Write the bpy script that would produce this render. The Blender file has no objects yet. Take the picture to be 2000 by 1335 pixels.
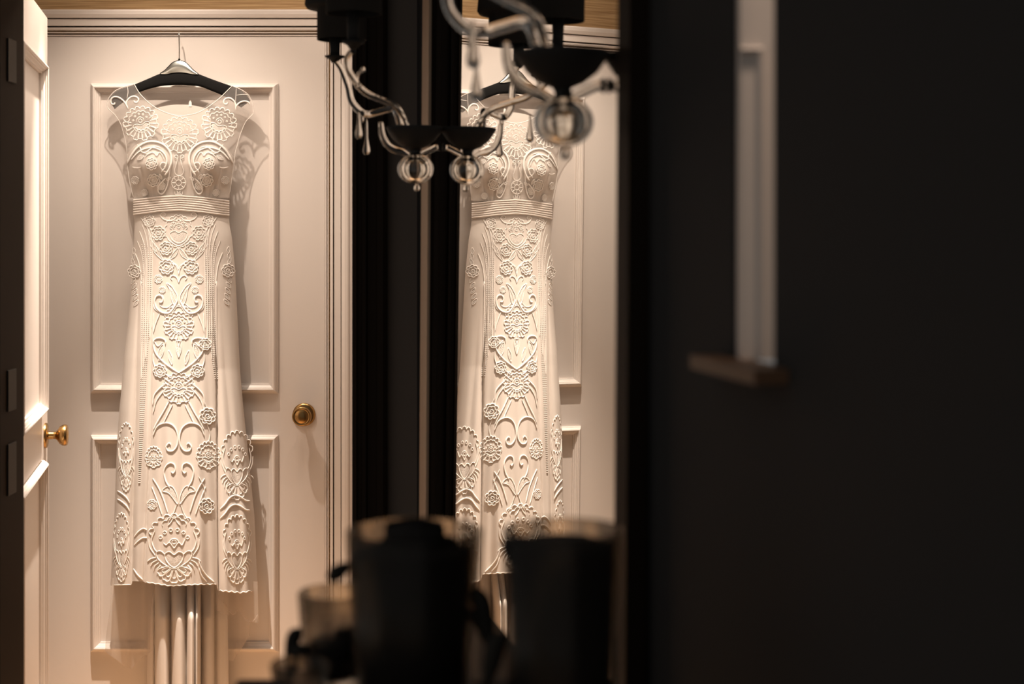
import bpy, bmesh, math, random
import numpy as np
from mathutils import Vector, Matrix

random.seed(7)
PI = math.pi
SC = bpy.context.scene
COL = SC.collection
F, CX, HY, EYE = 3000.0, 1000.0, 465.0, 1.49      # focal length in px, principal column, horizon row, eye height

# ------------------------------------------------------------------ camera, world, lights, exposure
cam_d = bpy.data.cameras.new('camera')
cam = bpy.data.objects.new('camera', cam_d); COL.objects.link(cam)
cam.location = (0, 0, EYE); cam.rotation_euler = (PI/2, 0, 0)
cam_d.sensor_width = 36.0; cam_d.lens = F/2000*36.0
cam_d.shift_y = -(667.5-HY)/2000.0
cam_d.clip_start = 0.02
cam_d.dof.use_dof = True; cam_d.dof.focus_distance = 4.26; cam_d.dof.aperture_fstop = 4.3
SC.camera = cam

w = bpy.data.worlds.new('world'); SC.world = w; w.use_nodes = True
w.node_tree.nodes['Background'].inputs['Color'].default_value = (1.0, 0.95, 0.90, 1)
w.node_tree.nodes['Background'].inputs['Strength'].default_value = 0.15

SC.view_settings.view_transform = 'Standard'
SC.view_settings.look = 'None'
SC.view_settings.exposure = 0.0
SC.view_settings.gamma = 1.0
SC.view_settings.use_curve_mapping = False

def spot(name, loc, energy, size, blend, col, radius=0.012, rot=(0, 0, 0)):
    l = bpy.data.lights.new(name, 'SPOT'); l.energy = energy; l.spot_size = math.radians(size); l.spot_blend = blend
    l.color = col; l.shadow_soft_size = radius
    o = bpy.data.objects.new(name, l); COL.objects.link(o); o.location = loc; o.rotation_euler = rot
    return o
WARM = (1.0, 0.83, 0.68)
spot('downlight_spill', (-0.99, 3.90, 2.585), 47, 96, 0.70, WARM)             # recessed reflector lamp above the dress: wide spill ...
spot('downlight_beam', (-0.99, 3.90, 2.586), 500, 40, 1.0, WARM, rot=(0, math.radians(-0.5), 0))   # ... and its narrow beam
spot('downlight', (-0.30, 3.80, 2.585), 9, 150, 0.6, WARM, 0.03)           # second recessed lamp of the lobby
def area(name, loc, energy, sx, sy, col, rot=(0, 0, 0)):
    l = bpy.data.lights.new(name, 'AREA'); l.energy = energy; l.shape = 'RECTANGLE'; l.size = sx; l.size_y = sy; l.color = col
    o = bpy.data.objects.new(name, l); COL.objects.link(o); o.location = loc; o.rotation_euler = rot
    return o
area('lobby_fill', (-0.75, 3.64, 2.58), 6.0, 0.5, 0.3, WARM)               # soft fill light added to raise the lobby's ambient level
area('closet_fill', (0.36, 1.05, 2.3), 3.6, 0.12, 0.12, (1, 0.74, 0.56))   # unseen light added to brighten the white door edge in the closet opening

# ------------------------------------------------------------------ helpers
def P(px, py, Z):
    return Vector(((px-CX)*Z/F, Z, EYE+(HY-py)*Z/F))

def link(name, me, mat, parent=None, smooth=False):
    o = bpy.data.objects.new(name, me); COL.objects.link(o)
    if mat is not None and not me.materials: me.materials.append(mat)
    if smooth:
        me.polygons.foreach_set('use_smooth', [True]*len(me.polygons))
    if parent is not None: o.parent = parent
    return o

def mk(name, verts, faces, mat, parent=None, smooth=False):
    me = bpy.data.meshes.new(name)
    me.from_pydata([tuple(v) for v in verts], [], [tuple(int(i) for i in f) for f in faces]); me.update()
    bm = bmesh.new(); bm.from_mesh(me); bmesh.ops.recalc_face_normals(bm, faces=bm.faces); bm.to_mesh(me); bm.free()
    return link(name, me, mat, parent, smooth)

def fin(name, bm, mat, parent=None, smooth=False):
    me = bpy.data.meshes.new(name); bmesh.ops.recalc_face_normals(bm, faces=bm.faces); bm.to_mesh(me); bm.free()
    return link(name, me, mat, parent, smooth)

def empty(name, loc=(0, 0, 0), rz=0.0):
    o = bpy.data.objects.new(name, None); COL.objects.link(o); o.location = loc; o.rotation_euler = (0, 0, rz)
    o.empty_display_size = 0.05
    return o

def tag(o, label=None, cat=None, group=None, kind=None):
    if label: o['label'] = label
    if cat: o['category'] = cat
    if group: o['group'] = group
    if kind: o['kind'] = kind
    return o

def add_box(bm, x0, x1, y0, y1, z0, z1, bev=0.0):
    vs = [bm.verts.new(p) for p in ((x0,y0,z0),(x1,y0,z0),(x1,y1,z0),(x0,y1,z0),(x0,y0,z1),(x1,y0,z1),(x1,y1,z1),(x0,y1,z1))]
    fs = [bm.faces.new([vs[i] for i in f]) for f in ((0,3,2,1),(4,5,6,7),(0,1,5,4),(1,2,6,5),(2,3,7,6),(3,0,4,7))]
    if bev > 0:
        es = set(e for f in fs for e in f.edges)
        bmesh.ops.bevel(bm, geom=list(es), offset=bev, segments=2, affect='EDGES', profile=0.5)

def box(name, x0, x1, y0, y1, z0, z1, mat, parent=None, bev=0.0):
    bm = bmesh.new(); add_box(bm, x0, x1, y0, y1, z0, z1, bev)
    return fin(name, bm, mat, parent)

def prism(name, poly, z0, z1, mat, parent=None):
    n = len(poly)
    v = [(x, y, z0) for x, y in poly]+[(x, y, z1) for x, y in poly]
    f = [tuple(range(n))[::-1], tuple(range(n, 2*n))]+[(i, (i+1) % n, n+(i+1) % n, n+i) for i in range(n)]
    return mk(name, v, f, mat, parent)

def catmull(pts, step, closed=False):
    """Catmull-Rom resample, any dimension."""
    p = np.array(pts, float); n = len(p)
    if n < 3 and not closed:
        L = np.linalg.norm(p[-1]-p[0]); k = max(2, int(L/step)+1)
        return p[0]+(p[-1]-p[0])*np.linspace(0, 1, k)[:, None]
    out = []
    segs = n if closed else n-1
    for i in range(segs):
        if closed:
            a, b, c, d = p[(i-1) % n], p[i], p[(i+1) % n], p[(i+2) % n]
        else:
            b, c = p[i], p[i+1]
            a = p[i-1] if i > 0 else 2*b-c
            d = p[i+2] if i+2 < n else 2*c-b
        L = np.linalg.norm(c-b); k = max(1, int(round(L/step)))
        t = (np.arange(k)/k)[:, None]
        out.append(0.5*((2*b)+(-a+c)*t+(2*a-5*b+4*c-d)*t**2+(-a+3*b-3*c+d)*t**3))
    if not closed: out.append(p[-1:])
    return np.vstack(out)

def tube_data(pts, rads, seg=10, caps=True):
    """tube along 3-D points (already dense) with a radius per point"""
    pts = [Vector(p) for p in pts]; n = len(pts)
    if not hasattr(rads, '__len__'): rads = [rads]*n
    V, Fc = [], []
    t0 = (pts[1]-pts[0]).normalized()
    up = Vector((0, 0, 1)) if abs(t0.z) < 0.9 else Vector((1, 0, 0))
    nrm = t0.cross(up).normalized()
    for i in range(n):
        t = (pts[min(i+1, n-1)]-pts[max(i-1, 0)]).normalized()
        nrm = (nrm-t*nrm.dot(t)).normalized(); b = t.cross(nrm)
        for k in range(seg):
            a = 2*PI*k/seg
            V.append(pts[i]+(nrm*math.cos(a)+b*math.sin(a))*rads[i])
    for i in range(n-1):
        for k in range(seg):
            Fc.append((i*seg+k, i*seg+(k+1) % seg, (i+1)*seg+(k+1) % seg, (i+1)*seg+k))
    if caps:
        Fc.append(tuple(range(seg))[::-1]); Fc.append(tuple((n-1)*seg+k for k in range(seg)))
    return V, Fc

def lathe_data(prof, c=(0, 0, 0), axis='z', seg=32):
    """prof: list of (r, h); r = 0 closes with a pole"""
    V, Fc, rings = [], [], []
    for r, h in prof:
        if r <= 1e-6:
            rings.append([len(V)]); V.append((0, 0, h))
        else:
            rings.append(list(range(len(V), len(V)+seg)))
            for k in range(seg):
                a = 2*PI*k/seg; V.append((r*math.cos(a), r*math.sin(a), h))
    for A, B in zip(rings[:-1], rings[1:]):
        for k in range(seg):
            k2 = (k+1) % seg
            if len(A) == 1 and len(B) == 1: continue
            if len(A) == 1: Fc.append((A[0], B[k], B[k2]))
            elif len(B) == 1: Fc.append((A[k], B[0], A[k2]))
            else: Fc.append((A[k], B[k], B[k2], A[k2]))
    if axis == '-y': V = [(x, -z, y) for x, y, z in V]
    V = [(x+c[0], y+c[1], z+c[2]) for x, y, z in V]
    return V, Fc

def lathe(name, prof, c, mat, parent=None, axis='z', seg=32, smooth=True):
    V, Fc = lathe_data(prof, c, axis, seg)
    return mk(name, V, Fc, mat, parent, smooth)

def join_data(parts):
    V, Fc = [], []
    for v, f in parts:
        o = len(V); V += list(v); Fc += [tuple(i+o for i in q) for q in f]
    return V, Fc

# ------------------------------------------------------------------ materials
def mat(name, col, rough=0.5, metal=0.0, spec=0.5, bump=None, **kw):
    m = bpy.data.materials.new(name); m.use_nodes = True
    nt = m.node_tree; b = nt.nodes['Principled BSDF']
    b.inputs['Base Color'].default_value = (*col, 1); b.inputs['Roughness'].default_value = rough
    b.inputs['Metallic'].default_value = metal; b.inputs['Specular IOR Level'].default_value = spec
    for k, v in kw.items(): b.inputs[k.replace('_', ' ')].default_value = v
    if bump:
        scale, strength, dist, stretch = bump
        tc = nt.nodes.new('ShaderNodeTexCoord'); mp = nt.nodes.new('ShaderNodeMapping'); mp.inputs['Scale'].default_value = stretch
        nz = nt.nodes.new('ShaderNodeTexNoise'); nz.inputs['Scale'].default_value = scale; nz.inputs['Detail'].default_value = 4
        bp = nt.nodes.new('ShaderNodeBump'); bp.inputs['Strength'].default_value = strength; bp.inputs['Distance'].default_value = dist
        nt.links.new(tc.outputs['Object'], mp.inputs['Vector']); nt.links.new(mp.outputs['Vector'], nz.inputs['Vector'])
        nt.links.new(nz.outputs['Fac'], bp.inputs['Height']); nt.links.new(bp.outputs['Normal'], b.inputs['Normal'])
    return m

M = {}
M['paint'] = mat('white_paint', (0.76, 0.70, 0.655), 0.42, bump=(60, 0.08, 0.002, (1, 1, 1)))
M['brass'] = mat('aged_brass', (0.40, 0.245, 0.095), 0.27, 1.0, bump=(40, 0.1, 0.001, (1, 1, 1)))
M['dark_wood'] = mat('dark_stained_wood', (0.020, 0.0135, 0.009), 0.6, spec=0.1, bump=(30, 0.15, 0.002, (1, 1, 0.1)))
M['dark_wall'] = mat('dark_painted_wall', (0.034, 0.034, 0.035), 0.8, spec=0.2, bump=(80, 0.1, 0.002, (1, 1, 1)))
M['dark_metal'] = mat('blackened_hinge_steel', (0.012, 0.011, 0.010), 0.5, 0.3)
M['black'] = mat('black_lacquer', (0.034, 0.033, 0.032), 0.6, spec=0.15)
M['shade'] = mat('black_shade_fabric', (0.045, 0.044, 0.043), 0.95, spec=0.05, bump=(400, 0.3, 0.001, (1, 1, 1)))
M['entry_wall'] = mat('charcoal_entry_wall', (0.17, 0.15, 0.135), 0.9, spec=0.1)
M['velvet'] = mat('black_velvet', (0.014, 0.014, 0.014), 1.0, spec=0.05, bump=(500, 0.4, 0.001, (1, 1, 1)))
M['chrome'] = mat('polished_chrome', (0.80, 0.82, 0.80), 0.12, 1.0)
M['plate'] = mat('brushed_silver', (0.72, 0.77, 0.74), 0.28, 1.0, bump=(90, 0.2, 0.001, (1, 12, 1)))
M['frame'] = mat('champagne_frame_metal', (0.34, 0.25, 0.18), 0.5, 0.4)
M['mirror'] = mat('mirror_silver', (0.90, 0.90, 0.885), 0.0, 1.0)
M['petal'] = mat('black_rose_petal', (0.04, 0.038, 0.037), 0.8, spec=0.1)
M['leaf'] = mat('dark_leaf', (0.020, 0.018, 0.014), 0.6, spec=0.2)
M['carpet'] = mat('tan_floor', (0.70, 0.45, 0.25), 0.8, bump=(200, 0.5, 0.004, (1, 1, 1)))
M['ceiling'] = mat('ceiling_paint', (0.72, 0.64, 0.56), 0.9)
M['satin'] = mat('ivory_satin', (0.71, 0.655, 0.605), 0.58, spec=0.4, bump=(500, 0.05, 0.0008, (1, 1, 1)))
M['lace'] = mat('white_lace_cord', (0.90, 0.865, 0.825), 0.6, spec=0.3, bump=(900, 0.5, 0.0008, (1, 1, 1)))
M['patch'] = mat('stitched_lace_fill', (0.80, 0.75, 0.70), 0.7, spec=0.3, bump=(700, 1.0, 0.0025, (1, 1, 1)))
M['band'] = mat('pleated_satin_band', (0.76, 0.70, 0.65), 0.5, spec=0.4)

def glass_mat(name, col, rough, ior=1.47):
    m = bpy.data.materials.new(name); m.use_nodes = True
    nt = m.node_tree; nt.nodes.clear()
    o = nt.nodes.new('ShaderNodeOutputMaterial'); g = nt.nodes.new('ShaderNodeBsdfGlass')
    g.inputs['Color'].default_value = (*col, 1); g.inputs['Roughness'].default_value = rough; g.inputs['IOR'].default_value = ior
    nt.links.new(g.outputs[0], o.inputs[0])
    return m
M['glass'] = glass_mat('clear_glass', (0.93, 0.93, 0.92), 0.0)
M['smoke_glass'] = glass_mat('smoked_frosted_glass', (0.88, 0.87, 0.85), 0.25)
def smoked():
    m = M['smoke_glass']; nt = m.node_tree
    o = [n for n in nt.nodes if n.type == 'OUTPUT_MATERIAL'][0]; g = [n for n in nt.nodes if n.type == 'BSDF_GLASS'][0]
    t = nt.nodes.new('ShaderNodeBsdfTransparent'); t.inputs['Color'].default_value = (0.80, 0.78, 0.75, 1)
    mx = nt.nodes.new('ShaderNodeMixShader'); mx.inputs[0].default_value = 0.5
    nt.links.new(t.outputs[0], mx.inputs[1]); nt.links.new(g.outputs[0], mx.inputs[2]); nt.links.new(mx.outputs[0], o.inputs[0])
smoked()

def sheer(name, col, cover, weave=None):
    """woven sheer cloth: part holes, part threads that scatter and pass light"""
    m = bpy.data.materials.new(name); m.use_nodes = True
    nt = m.node_tree; nt.nodes.clear()
    o = nt.nodes.new('ShaderNodeOutputMaterial'); mx = nt.nodes.new('ShaderNodeMixShader')
    tr = nt.nodes.new('ShaderNodeBsdfTransparent'); m2 = nt.nodes.new('ShaderNodeMixShader')
    df = nt.nodes.new('ShaderNodeBsdfDiffuse'); tl = nt.nodes.new('ShaderNodeBsdfTranslucent')
    for n in (df, tl): n.inputs['Color'].default_value = (*col, 1)
    m2.inputs[0].default_value = 0.4
    nt.links.new(df.outputs[0], m2.inputs[1]); nt.links.new(tl.outputs[0], m2.inputs[2])
    mx.inputs[0].default_value = cover
    nt.links.new(tr.outputs[0], mx.inputs[1]); nt.links.new(m2.outputs[0], mx.inputs[2]); nt.links.new(mx.outputs[0], o.inputs[0])
    return m
M['tulle'] = sheer('fine_tulle', (0.85, 0.80, 0.76), 0.26)
M['chiffon'] = sheer('silk_chiffon', (0.82, 0.74, 0.67), 0.42)

def grasscloth():
    m = mat('grasscloth_wallpaper', (0.45, 0.30, 0.16), 0.9, spec=0.2)
    nt = m.node_tree; b = nt.nodes['Principled BSDF']
    tc = nt.nodes.new('ShaderNodeTexCoord'); mp = nt.nodes.new('ShaderNodeMapping'); mp.inputs['Scale'].default_value = (6, 6, 260)
    nz = nt.nodes.new('ShaderNodeTexNoise'); nz.inputs['Scale'].default_value = 1.0; nz.inputs['Detail'].default_value = 5
    cr = nt.nodes.new('ShaderNodeValToRGB')
    cr.color_ramp.elements[0].position = 0.3; cr.color_ramp.elements[0].color = (0.33, 0.20, 0.095, 1)
    cr.color_ramp.elements[1].position = 0.7; cr.color_ramp.elements[1].color = (0.60, 0.42, 0.23, 1)
    bp = nt.nodes.new('ShaderNodeBump'); bp.inputs['Strength'].default_value = 0.4; bp.inputs['Distance'].default_value = 0.002
    L = nt.links.new
    L(tc.outputs['Object'], mp.inputs['Vector']); L(mp.outputs['Vector'], nz.inputs['Vector']); L(nz.outputs['Fac'], cr.inputs['Fac'])
    L(cr.outputs['Color'], b.inputs['Base Color']); L(nz.outputs['Fac'], bp.inputs['Height']); L(bp.outputs['Normal'], b.inputs['Normal'])
    return m
M['grass'] = grasscloth()

# ------------------------------------------------------------------ the shell
DY = 4.35                                   # plane of the closed door's face
PPM = F/DY                                  # px per metre on that plane
def DX(px): return (px-CX)/PPM
def DZ(py): return EYE+(HY-py)/PPM
DL, DR, DT = DX(85), DX(634.5), DZ(71.5)

def struct(o): o['kind'] = 'structure'; return o
# right wall line (mirror wall): X = A0 - K*Y
A0, K = 0.4580, 0.2045
def WX(y): return A0-K*y
NRM = Vector((-1, -K, 0)).normalized()      # out of the wall into the room
TAN = Vector((K, -1, 0)).normalized()       # along the wall towards the camera

struct(box('floor', -3.2, 3.2, -1.6, 4.6, -0.05, 0.0, M['carpet']))
struct(box('ceiling', -2.0, 0.6, 3.1, 4.5, 2.6, 2.65, M['ceiling']))
# lobby: back wall around the door
AW = 50/PPM
struct(box('wall_back_left', -1.95, DL-0.01, DY, DY+0.1, 0, 2.6, M['grass']))
struct(box('wall_back_right', DR+0.01, 0.45, DY, DY+0.1, 0, 2.6, M['grass']))
struct(box('wall_back_above', DL-0.01, DR+0.01, DY, DY+0.1, DT+0.008, 2.6, M['grass']))
struct(box('wall_lobby_left', -2.0, -1.95, 3.2, DY, 0, 2.6, M['paint']))
struct(box('wall_lobby_right', 0.40, 0.45, 3.2, DY, 0, 2.6, M['paint']))

# door casing: stepped profile swept up, across and down
def casing(name, x0, x1, zt, prof, y, matl, parent=None):
    V, Fc = [], []
    for o, h in prof:
        V += [(x0-o, y-h, 0), (x0-o, y-h, zt+o), (x1+o, y-h, zt+o), (x1+o, y-h, 0)]
    n = len(prof)
    for i in range(n-1):
        for k in range(3):
            Fc.append((i*4+k, i*4+k+1, (i+1)*4+k+1, (i+1)*4+k))
    return mk(name, V, Fc, matl, parent)
q = 1/PPM
prof = [(0.9*q, -.03), (0.9*q, .003), (3.4*q, .004), (3.7*q, -.008), (5.7*q, -.008), (6.0*q, .009), (8.0*q, .010), (8.3*q, -.006), (11*q, -.006), (11.4*q, .012), (13.4*q, .014),
        (16.6*q, .015), (17*q, .000), (19.3*q, .000), (19.8*q, .018), (32.2*q, .020), (32.5*q, .009), (34.0*q, .009), (34.5*q, .026), (41*q, .031), (47*q, .032), (50*q, .030), (50*q, 0)]
struct(casing('trim_1', DL, DR, DT, prof, DY, M['paint']))

struct(box('trim_4', DR+49*q, DR+60*q, DY-.028, DY, 0, 2.6, M['paint']))

def rect_sweep(bm, x0, x1, z0, z1, prof):
    """mitred frame: prof = (inset, height); height goes to -y"""
    rings = []
    for i, h in prof:
        rings.append([bm.verts.new(p) for p in ((x0+i, -h, z0+i), (x1-i, -h, z0+i), (x1-i, -h, z1-i), (x0+i, -h, z1-i))])
    for A, B in zip(rings[:-1], rings[1:]):
        for k in range(4):
            bm.faces.new((A[k], A[(k+1) % 4], B[(k+1) % 4], B[k]))

MOULD = [(0, -.001), (0, .006), (.0020, .0085), (.0030, .0085), (.0036, .0115), (.0075, .0165), (.0105, .0180), (.0130, .0172), (.0138, .0130), (.0160, .0125), (.0168, .0095), (.0215, .0060), (.0225, .0030), (.0262, .0020), (.0262, -.006)]

def door(name, loc, rz, knob=True):
    """frame-and-panel door; local x = width from hinge, -y = face"""
    W, H, T = DR-DL, DT, 0.042
    e = empty(name, loc, rz); struct(e)
    ux = lambda px: (px-85)/PPM
    a, b = ux(178.5), ux(543.5)
    zu0, zu1, zl0, zl1 = DZ(767), DZ(163.5), DZ(1271), DZ(849)
    box('stile', 0, a+.01, 0, T, 0.006, H, M['paint'], e)
    box('stile', b-.01, W, 0, T, 0.006, H, M['paint'], e)
    box('rail', a+.01, b-.01, 0, T, zu1-.01, H, M['paint'], e)
    box('rail', a+.01, b-.01, 0, T, zl1-.01, zu0+.01, M['paint'], e)
    box('rail', a+.01, b-.01, 0, T, 0.006, zl0+.01, M['paint'], e)
    for z0, z1 in ((zu0, zu1), (zl0, zl1)):
        box('panel', a+.012, b-.012, 0.004, T-.006, z0+.012, z1-.012, M['paint'], e)
        bm = bmesh.new(); rect_sweep(bm, a, b, z0, z1, MOULD); fin('panel_moulding', bm, M['paint'], e)
    kz = DZ(809); ku = ux(594)
    return e, ku, kz, W

def door_knob(parent, ku, kz, y=0.0, sgn=1):
    s = lathe('rosette', [(0, .010), (.012, .010), (.026, .008), (.0315, .0055), (.0325, .003), (.0325, 0)], (ku, y, kz), M['brass'], parent, '-y', 40)
    k = lathe('door_knob', [(.010, .008), (.0095, .020), (.0095, .026), (.013, .030), (.0155, .032), (.0225, .037), (.0265, .044), (.0275, .050), (.0262, .0545), (.0238, .0565), (.0215, .0560),
                            (.0200, .0545), (.0185, .0550), (.015, .0575), (.008, .0590), (0, .0594)], (ku, y, kz), M['brass'], parent, '-y', 48)
    if sgn < 0:
        for o in (s, k):
            for v in o.data.vertices: v.co.y = 2*y-v.co.y
    return k

d1, ku, kz, DW = door('door_1', (DL, DY, 0), 0)
door_knob(d1, ku, kz)
box('hinge', -0.004, 0.004, -0.008, 0.03, 0.3, 0.38, M['brass'], d1)

# left leaf, swung wide open out of the dark doorway
th = math.atan2(.981, -.193)
Xend, Yend = -1.2055, 3.985
d2, ku2, kz2, _ = door('door_2', (Xend+.193*DW, Yend-.981*DW, 0), th)
d2['label'] = 'white panelled door standing open at the left edge of the lobby'
box('lock_plate', DW-.0005, DW+.0015, 0.008, 0.034, kz2-.12, kz2+.10, M['brass'], d2)
door_knob(d2, DW-.062, kz2-0.005)
door_knob(d2, DW-.062, kz2-0.005, 0.042, -1)

# dark doorway between the two rooms
JY0, JY1 = 3.06, 3.20
JL, JR = -1.0187, -0.3338
RY0, RY1 = 3.21, 3.30                       # right jamb stands a little deeper
struct(box('wall_doorway_left', -3.2, JL-.02, JY0, JY1, 0, 2.6, M['entry_wall']))
struct(box('wall_doorway_right', JR+.02, 0.45, RY0, RY1, 0, 2.6, M['entry_wall']))
struct(box('wall_doorway_above', JL-.02, JR+.02, JY0, RY1, 2.13, 2.6, M['entry_wall']))
tj = empty('trim_2'); struct(tj)
box('jamb', JL-.02, JL, JY0-.004, JY1+.004, 0, 2.11, M['dark_wood'], tj)
box('jamb', JR, JR+.02, RY0-.004, RY1+.004, 0, 2.11, M['dark_wood'], tj)
box('head', JL-.02, JR+.02, JY0-.004, RY1+.004, 2.11, 2.13, M['dark_wood'], tj)
dprof = [(.004, 0), (.004, .010), (.010, .014), (.012, .010), (.020, .010), (.023, .016), (.030, .018), (.033, .011), (.050, .013), (.054, .020), (.066, .024), (.074, .020), (.074, 0)]
def side_casing(x, sg, y):
    V, Fc = [], []
    for o, h in dprof: V += [(x+sg*o, y-h, 0), (x+sg*o, y-h, 2.18)]
    for i in range(len(dprof)-1): Fc.append((2*i, 2*i+1, 2*i+3, 2*i+2))
    mk('casing', V, Fc, M['dark_wood'], tj)
side_casing(JL, -1, JY0); side_casing(JR, 1, RY0)
for py0, py1 in ((76, 160), (722, 802), (866, 966)):
    y = 3.115
    z1, z0 = EYE+(HY-py0)*y/F, EYE+(HY-py1)*y/F
    box('hinge_plate', JL, JL+.003, 3.098, 3.150, z0, z1, M['dark_metal'], tj, 0.001)

# right wall, in two lengths with a closet opening between them
WT = 0.02
def wallseg(name, y0, y1, z0, z1, matl=M['dark_wall']):
    o = Vector((WX(0), 0, 0))
    a, b = Vector((WX(y0), y0, 0)), Vector((WX(y1), y1, 0)); t = -NRM*WT
    return struct(prism(name, [(a.x, a.y), (b.x, b.y), (b.x+t.x, b.y+t.y), (a.x+t.x, a.y+t.y)], z0, z1, matl))
def wy(px): return A0/(K+(px-CX)/F)         # depth where a sight line meets the right wall
OP0, OP1 = wy(1512), wy(1434)
wallseg('wall_right_1', OP1, RY0, 0, 2.6)
wallseg('wall_right_2', -0.2, OP0, 0, 2.6)
SILL = EYE-(705-HY)*wy(1470)/F
wallseg('wall_right_3', OP0, OP1, 0, SILL-.012)
# wooden ledge under the opening
a, b = Vector((WX(OP0-.03), OP0-.03, 0)), Vector((WX(OP1+.035), OP1+.035, 0))
p0, p1 = NRM*0.028, -NRM*0.005
tr = struct(prism('trim_3', [(a+p0).xy[:], (b+p0).xy[:], (b+p1).xy[:], (a+p1).xy[:]], SILL-.012, SILL, mat('ledge_wood', (0.16, 0.085, 0.045), 0.5)))
# closet beyond the opening: a white panelled door leaf stands in the reveal
struct(box('wall_closet_right', 0.62, 0.66, 0.5, 1.6, 0, 2.6, M['dark_wall']))
d3 = empty('door_3', (WX(OP1)+.002, OP1-.022, 0)); struct(d3)
d3['label'] = 'narrow white panelled door edge showing in the dark wall right of the mirror'
box('leaf', 0, .10, 0, .02, SILL, 2.3, M['paint'], d3)
py_ = OP1-.022
bm = bmesh.new(); mx1 = P(1490, 0, py_).x-d3.location.x; mz1 = P(0, 93, py_).z
rect_sweep(bm, -.2, mx1, SILL-.1, mz1, [(0, -.001), (0, .004), (.002, .006), (.004, .004), (.006, -.003)])
bmesh.ops.bisect_plane(bm, geom=bm.verts[:]+bm.edges[:]+bm.faces[:], plane_co=(0, 0, 0), plane_no=(-1, 0, 0), clear_outer=True)
bmesh.ops.bisect_plane(bm, geom=bm.verts[:]+bm.edges[:]+bm.faces[:], plane_co=(0, 0, SILL), plane_no=(0, 0, -1), clear_outer=True)
fin('panel_moulding', bm, M['paint'], d3)

# ------------------------------------------------------------------ wall mirror
def wyo(px, off): return (A0-off*math.sqrt(1+K*K))/(K+(px-CX)/F)     # same, for a plane `off` metres proud of the wall
MY0, MY1 = wyo(1205, .0205), wyo(836.5, .0205)              # near end, far end
MZ0, MZ1 = 0.93, 2.35
TILT = 0.0067                               # top leans back to the wall
mir = empty('wall_mirror', (WX(2.2), 2.2, MZ0))
tag(mir, 'tall wall mirror reflecting the wedding dress and white door', 'mirror')
inv = Matrix.Translation((WX(2.2), 2.2, MZ0)).inverted()
def wallpt(y, off, z):
    """point `off` metres out of the right wall"""
    return Vector((WX(y), y, z))+NRM*off
def mir_off(z): return 0.020-(z-1.5)*TILT
def child(o, e):
    o.data.transform(Matrix.Translation(e.location).inverted()); o.parent = e
    return o
def wallbox(name, y0, y1, z0, z1, offb, offf, matl, e, tilt=False):
    t = (lambda z: -(z-1.5)*TILT) if tilt else (lambda z: 0)
    v = [wallpt(y, o+t(z), z) for z in (z0, z1) for y, o in ((y0, offb), (y1, offb), (y1, offf), (y0, offf))]
    f = [(0,1,2,3), (4,5,6,7), (0,1,5,4), (1,2,6,5), (2,3,7,6), (3,0,4,7)]
    return child(mk(name, v, f, matl), e)
# glass as a very slightly bowed sheet
NB = 48; BOW = 0.001
V, Fc = [], []
for i in range(NB+1):
    y = MY0+(MY1-MY0)*i/NB; s = 2*i/NB-1
    for z in (MZ0, MZ1): V.append(wallpt(y, mir_off(z)+BOW*(1-s*s), z))
for i in range(NB): Fc.append((2*i, 2*i+2, 2*i+3, 2*i+1))
g = child(mk('mirror_glass', V, Fc, M['mirror'], None, True), mir)
wallbox('backing', MY0, MY1, MZ0, MZ1, 0.001, 0.012, M['dark_wood'], mir, True)
fy = wyo(822, .022)
def bead(name, y0, y1, z0, z1, matl):
    return wallbox(name, y0, y1, z0, z1, 0.001, 0.0225, matl, mir, True)
bead('frame_side', MY1, fy, MZ0-.03, MZ1+.03, M['frame'])
bead('frame_side', MY0-.045, MY0, MZ0-.03, MZ1+.03, M['dark_wood'])
bead('frame_rail', MY0, MY1, MZ0-.03, MZ0, M['dark_wood'])
bead('frame_rail', MY0, MY1, MZ1, MZ1+.03, M['dark_wood'])

# ------------------------------------------------------------------ hanger
hx0 = P(350, 155, DY-.045)
hang = empty('clothes_hanger', tuple(P(350, 160, DY-.047)))
tag(hang, 'black velvet hanger with silver centre plate hooked over the white door', 'hanger')
HZ = DY-.047
top = catmull([(213, 193), (217, 187), (226, 179), (240, 172.5), (262, 165), (286, 155), (312, 144), (330, 139), (350, 137), (370, 139), (388, 144.5), (410, 153), (432, 161), (455, 169), (470, 176), (482, 186), (489, 197)], 4)
bot = catmull([(224, 213.5), (231, 207), (240, 200.5), (250, 193), (268, 182), (290, 174), (316, 168), (335, 166.5), (350, 166), (366, 166.5), (390, 169), (412, 177), (436, 187), (451, 196), (460, 202), (466, 206.5), (471, 210)], 4)
n = 70
def resample(p, n):
    d = np.r_[0, np.cumsum(np.linalg.norm(np.diff(p, axis=0), axis=1))]; t = np.linspace(0, d[-1], n)
    return np.c_[np.interp(t, d, p[:, 0]), np.interp(t, d, p[:, 1])]
top, bot = resample(top, n), resample(bot, n)
V, Fc = [], []
for i in range(n):
    a, b = top[i], bot[i]
    for s, dz in ((0.0, 0), (0.08, -.0045), (0.25, -.0065), (0.75, -.0065), (0.92, -.0045), (1.0, 0), (0.92, .0045), (0.5, .0065), (0.08, .0045)):
        V.append(P(a[0]+(b[0]-a[0])*s, a[1]+(b[1]-a[1])*s, HZ+dz))
for i in range(n-1):
    for k in range(9): Fc.append((i*9+k, i*9+(k+1) % 9, (i+1)*9+(k+1) % 9, (i+1)*9+k))
Fc += [tuple(range(9)), tuple((n-1)*9+k for k in range(9))]
child(mk('hanger_body', V, Fc, M['velvet'], None, True), hang)
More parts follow.
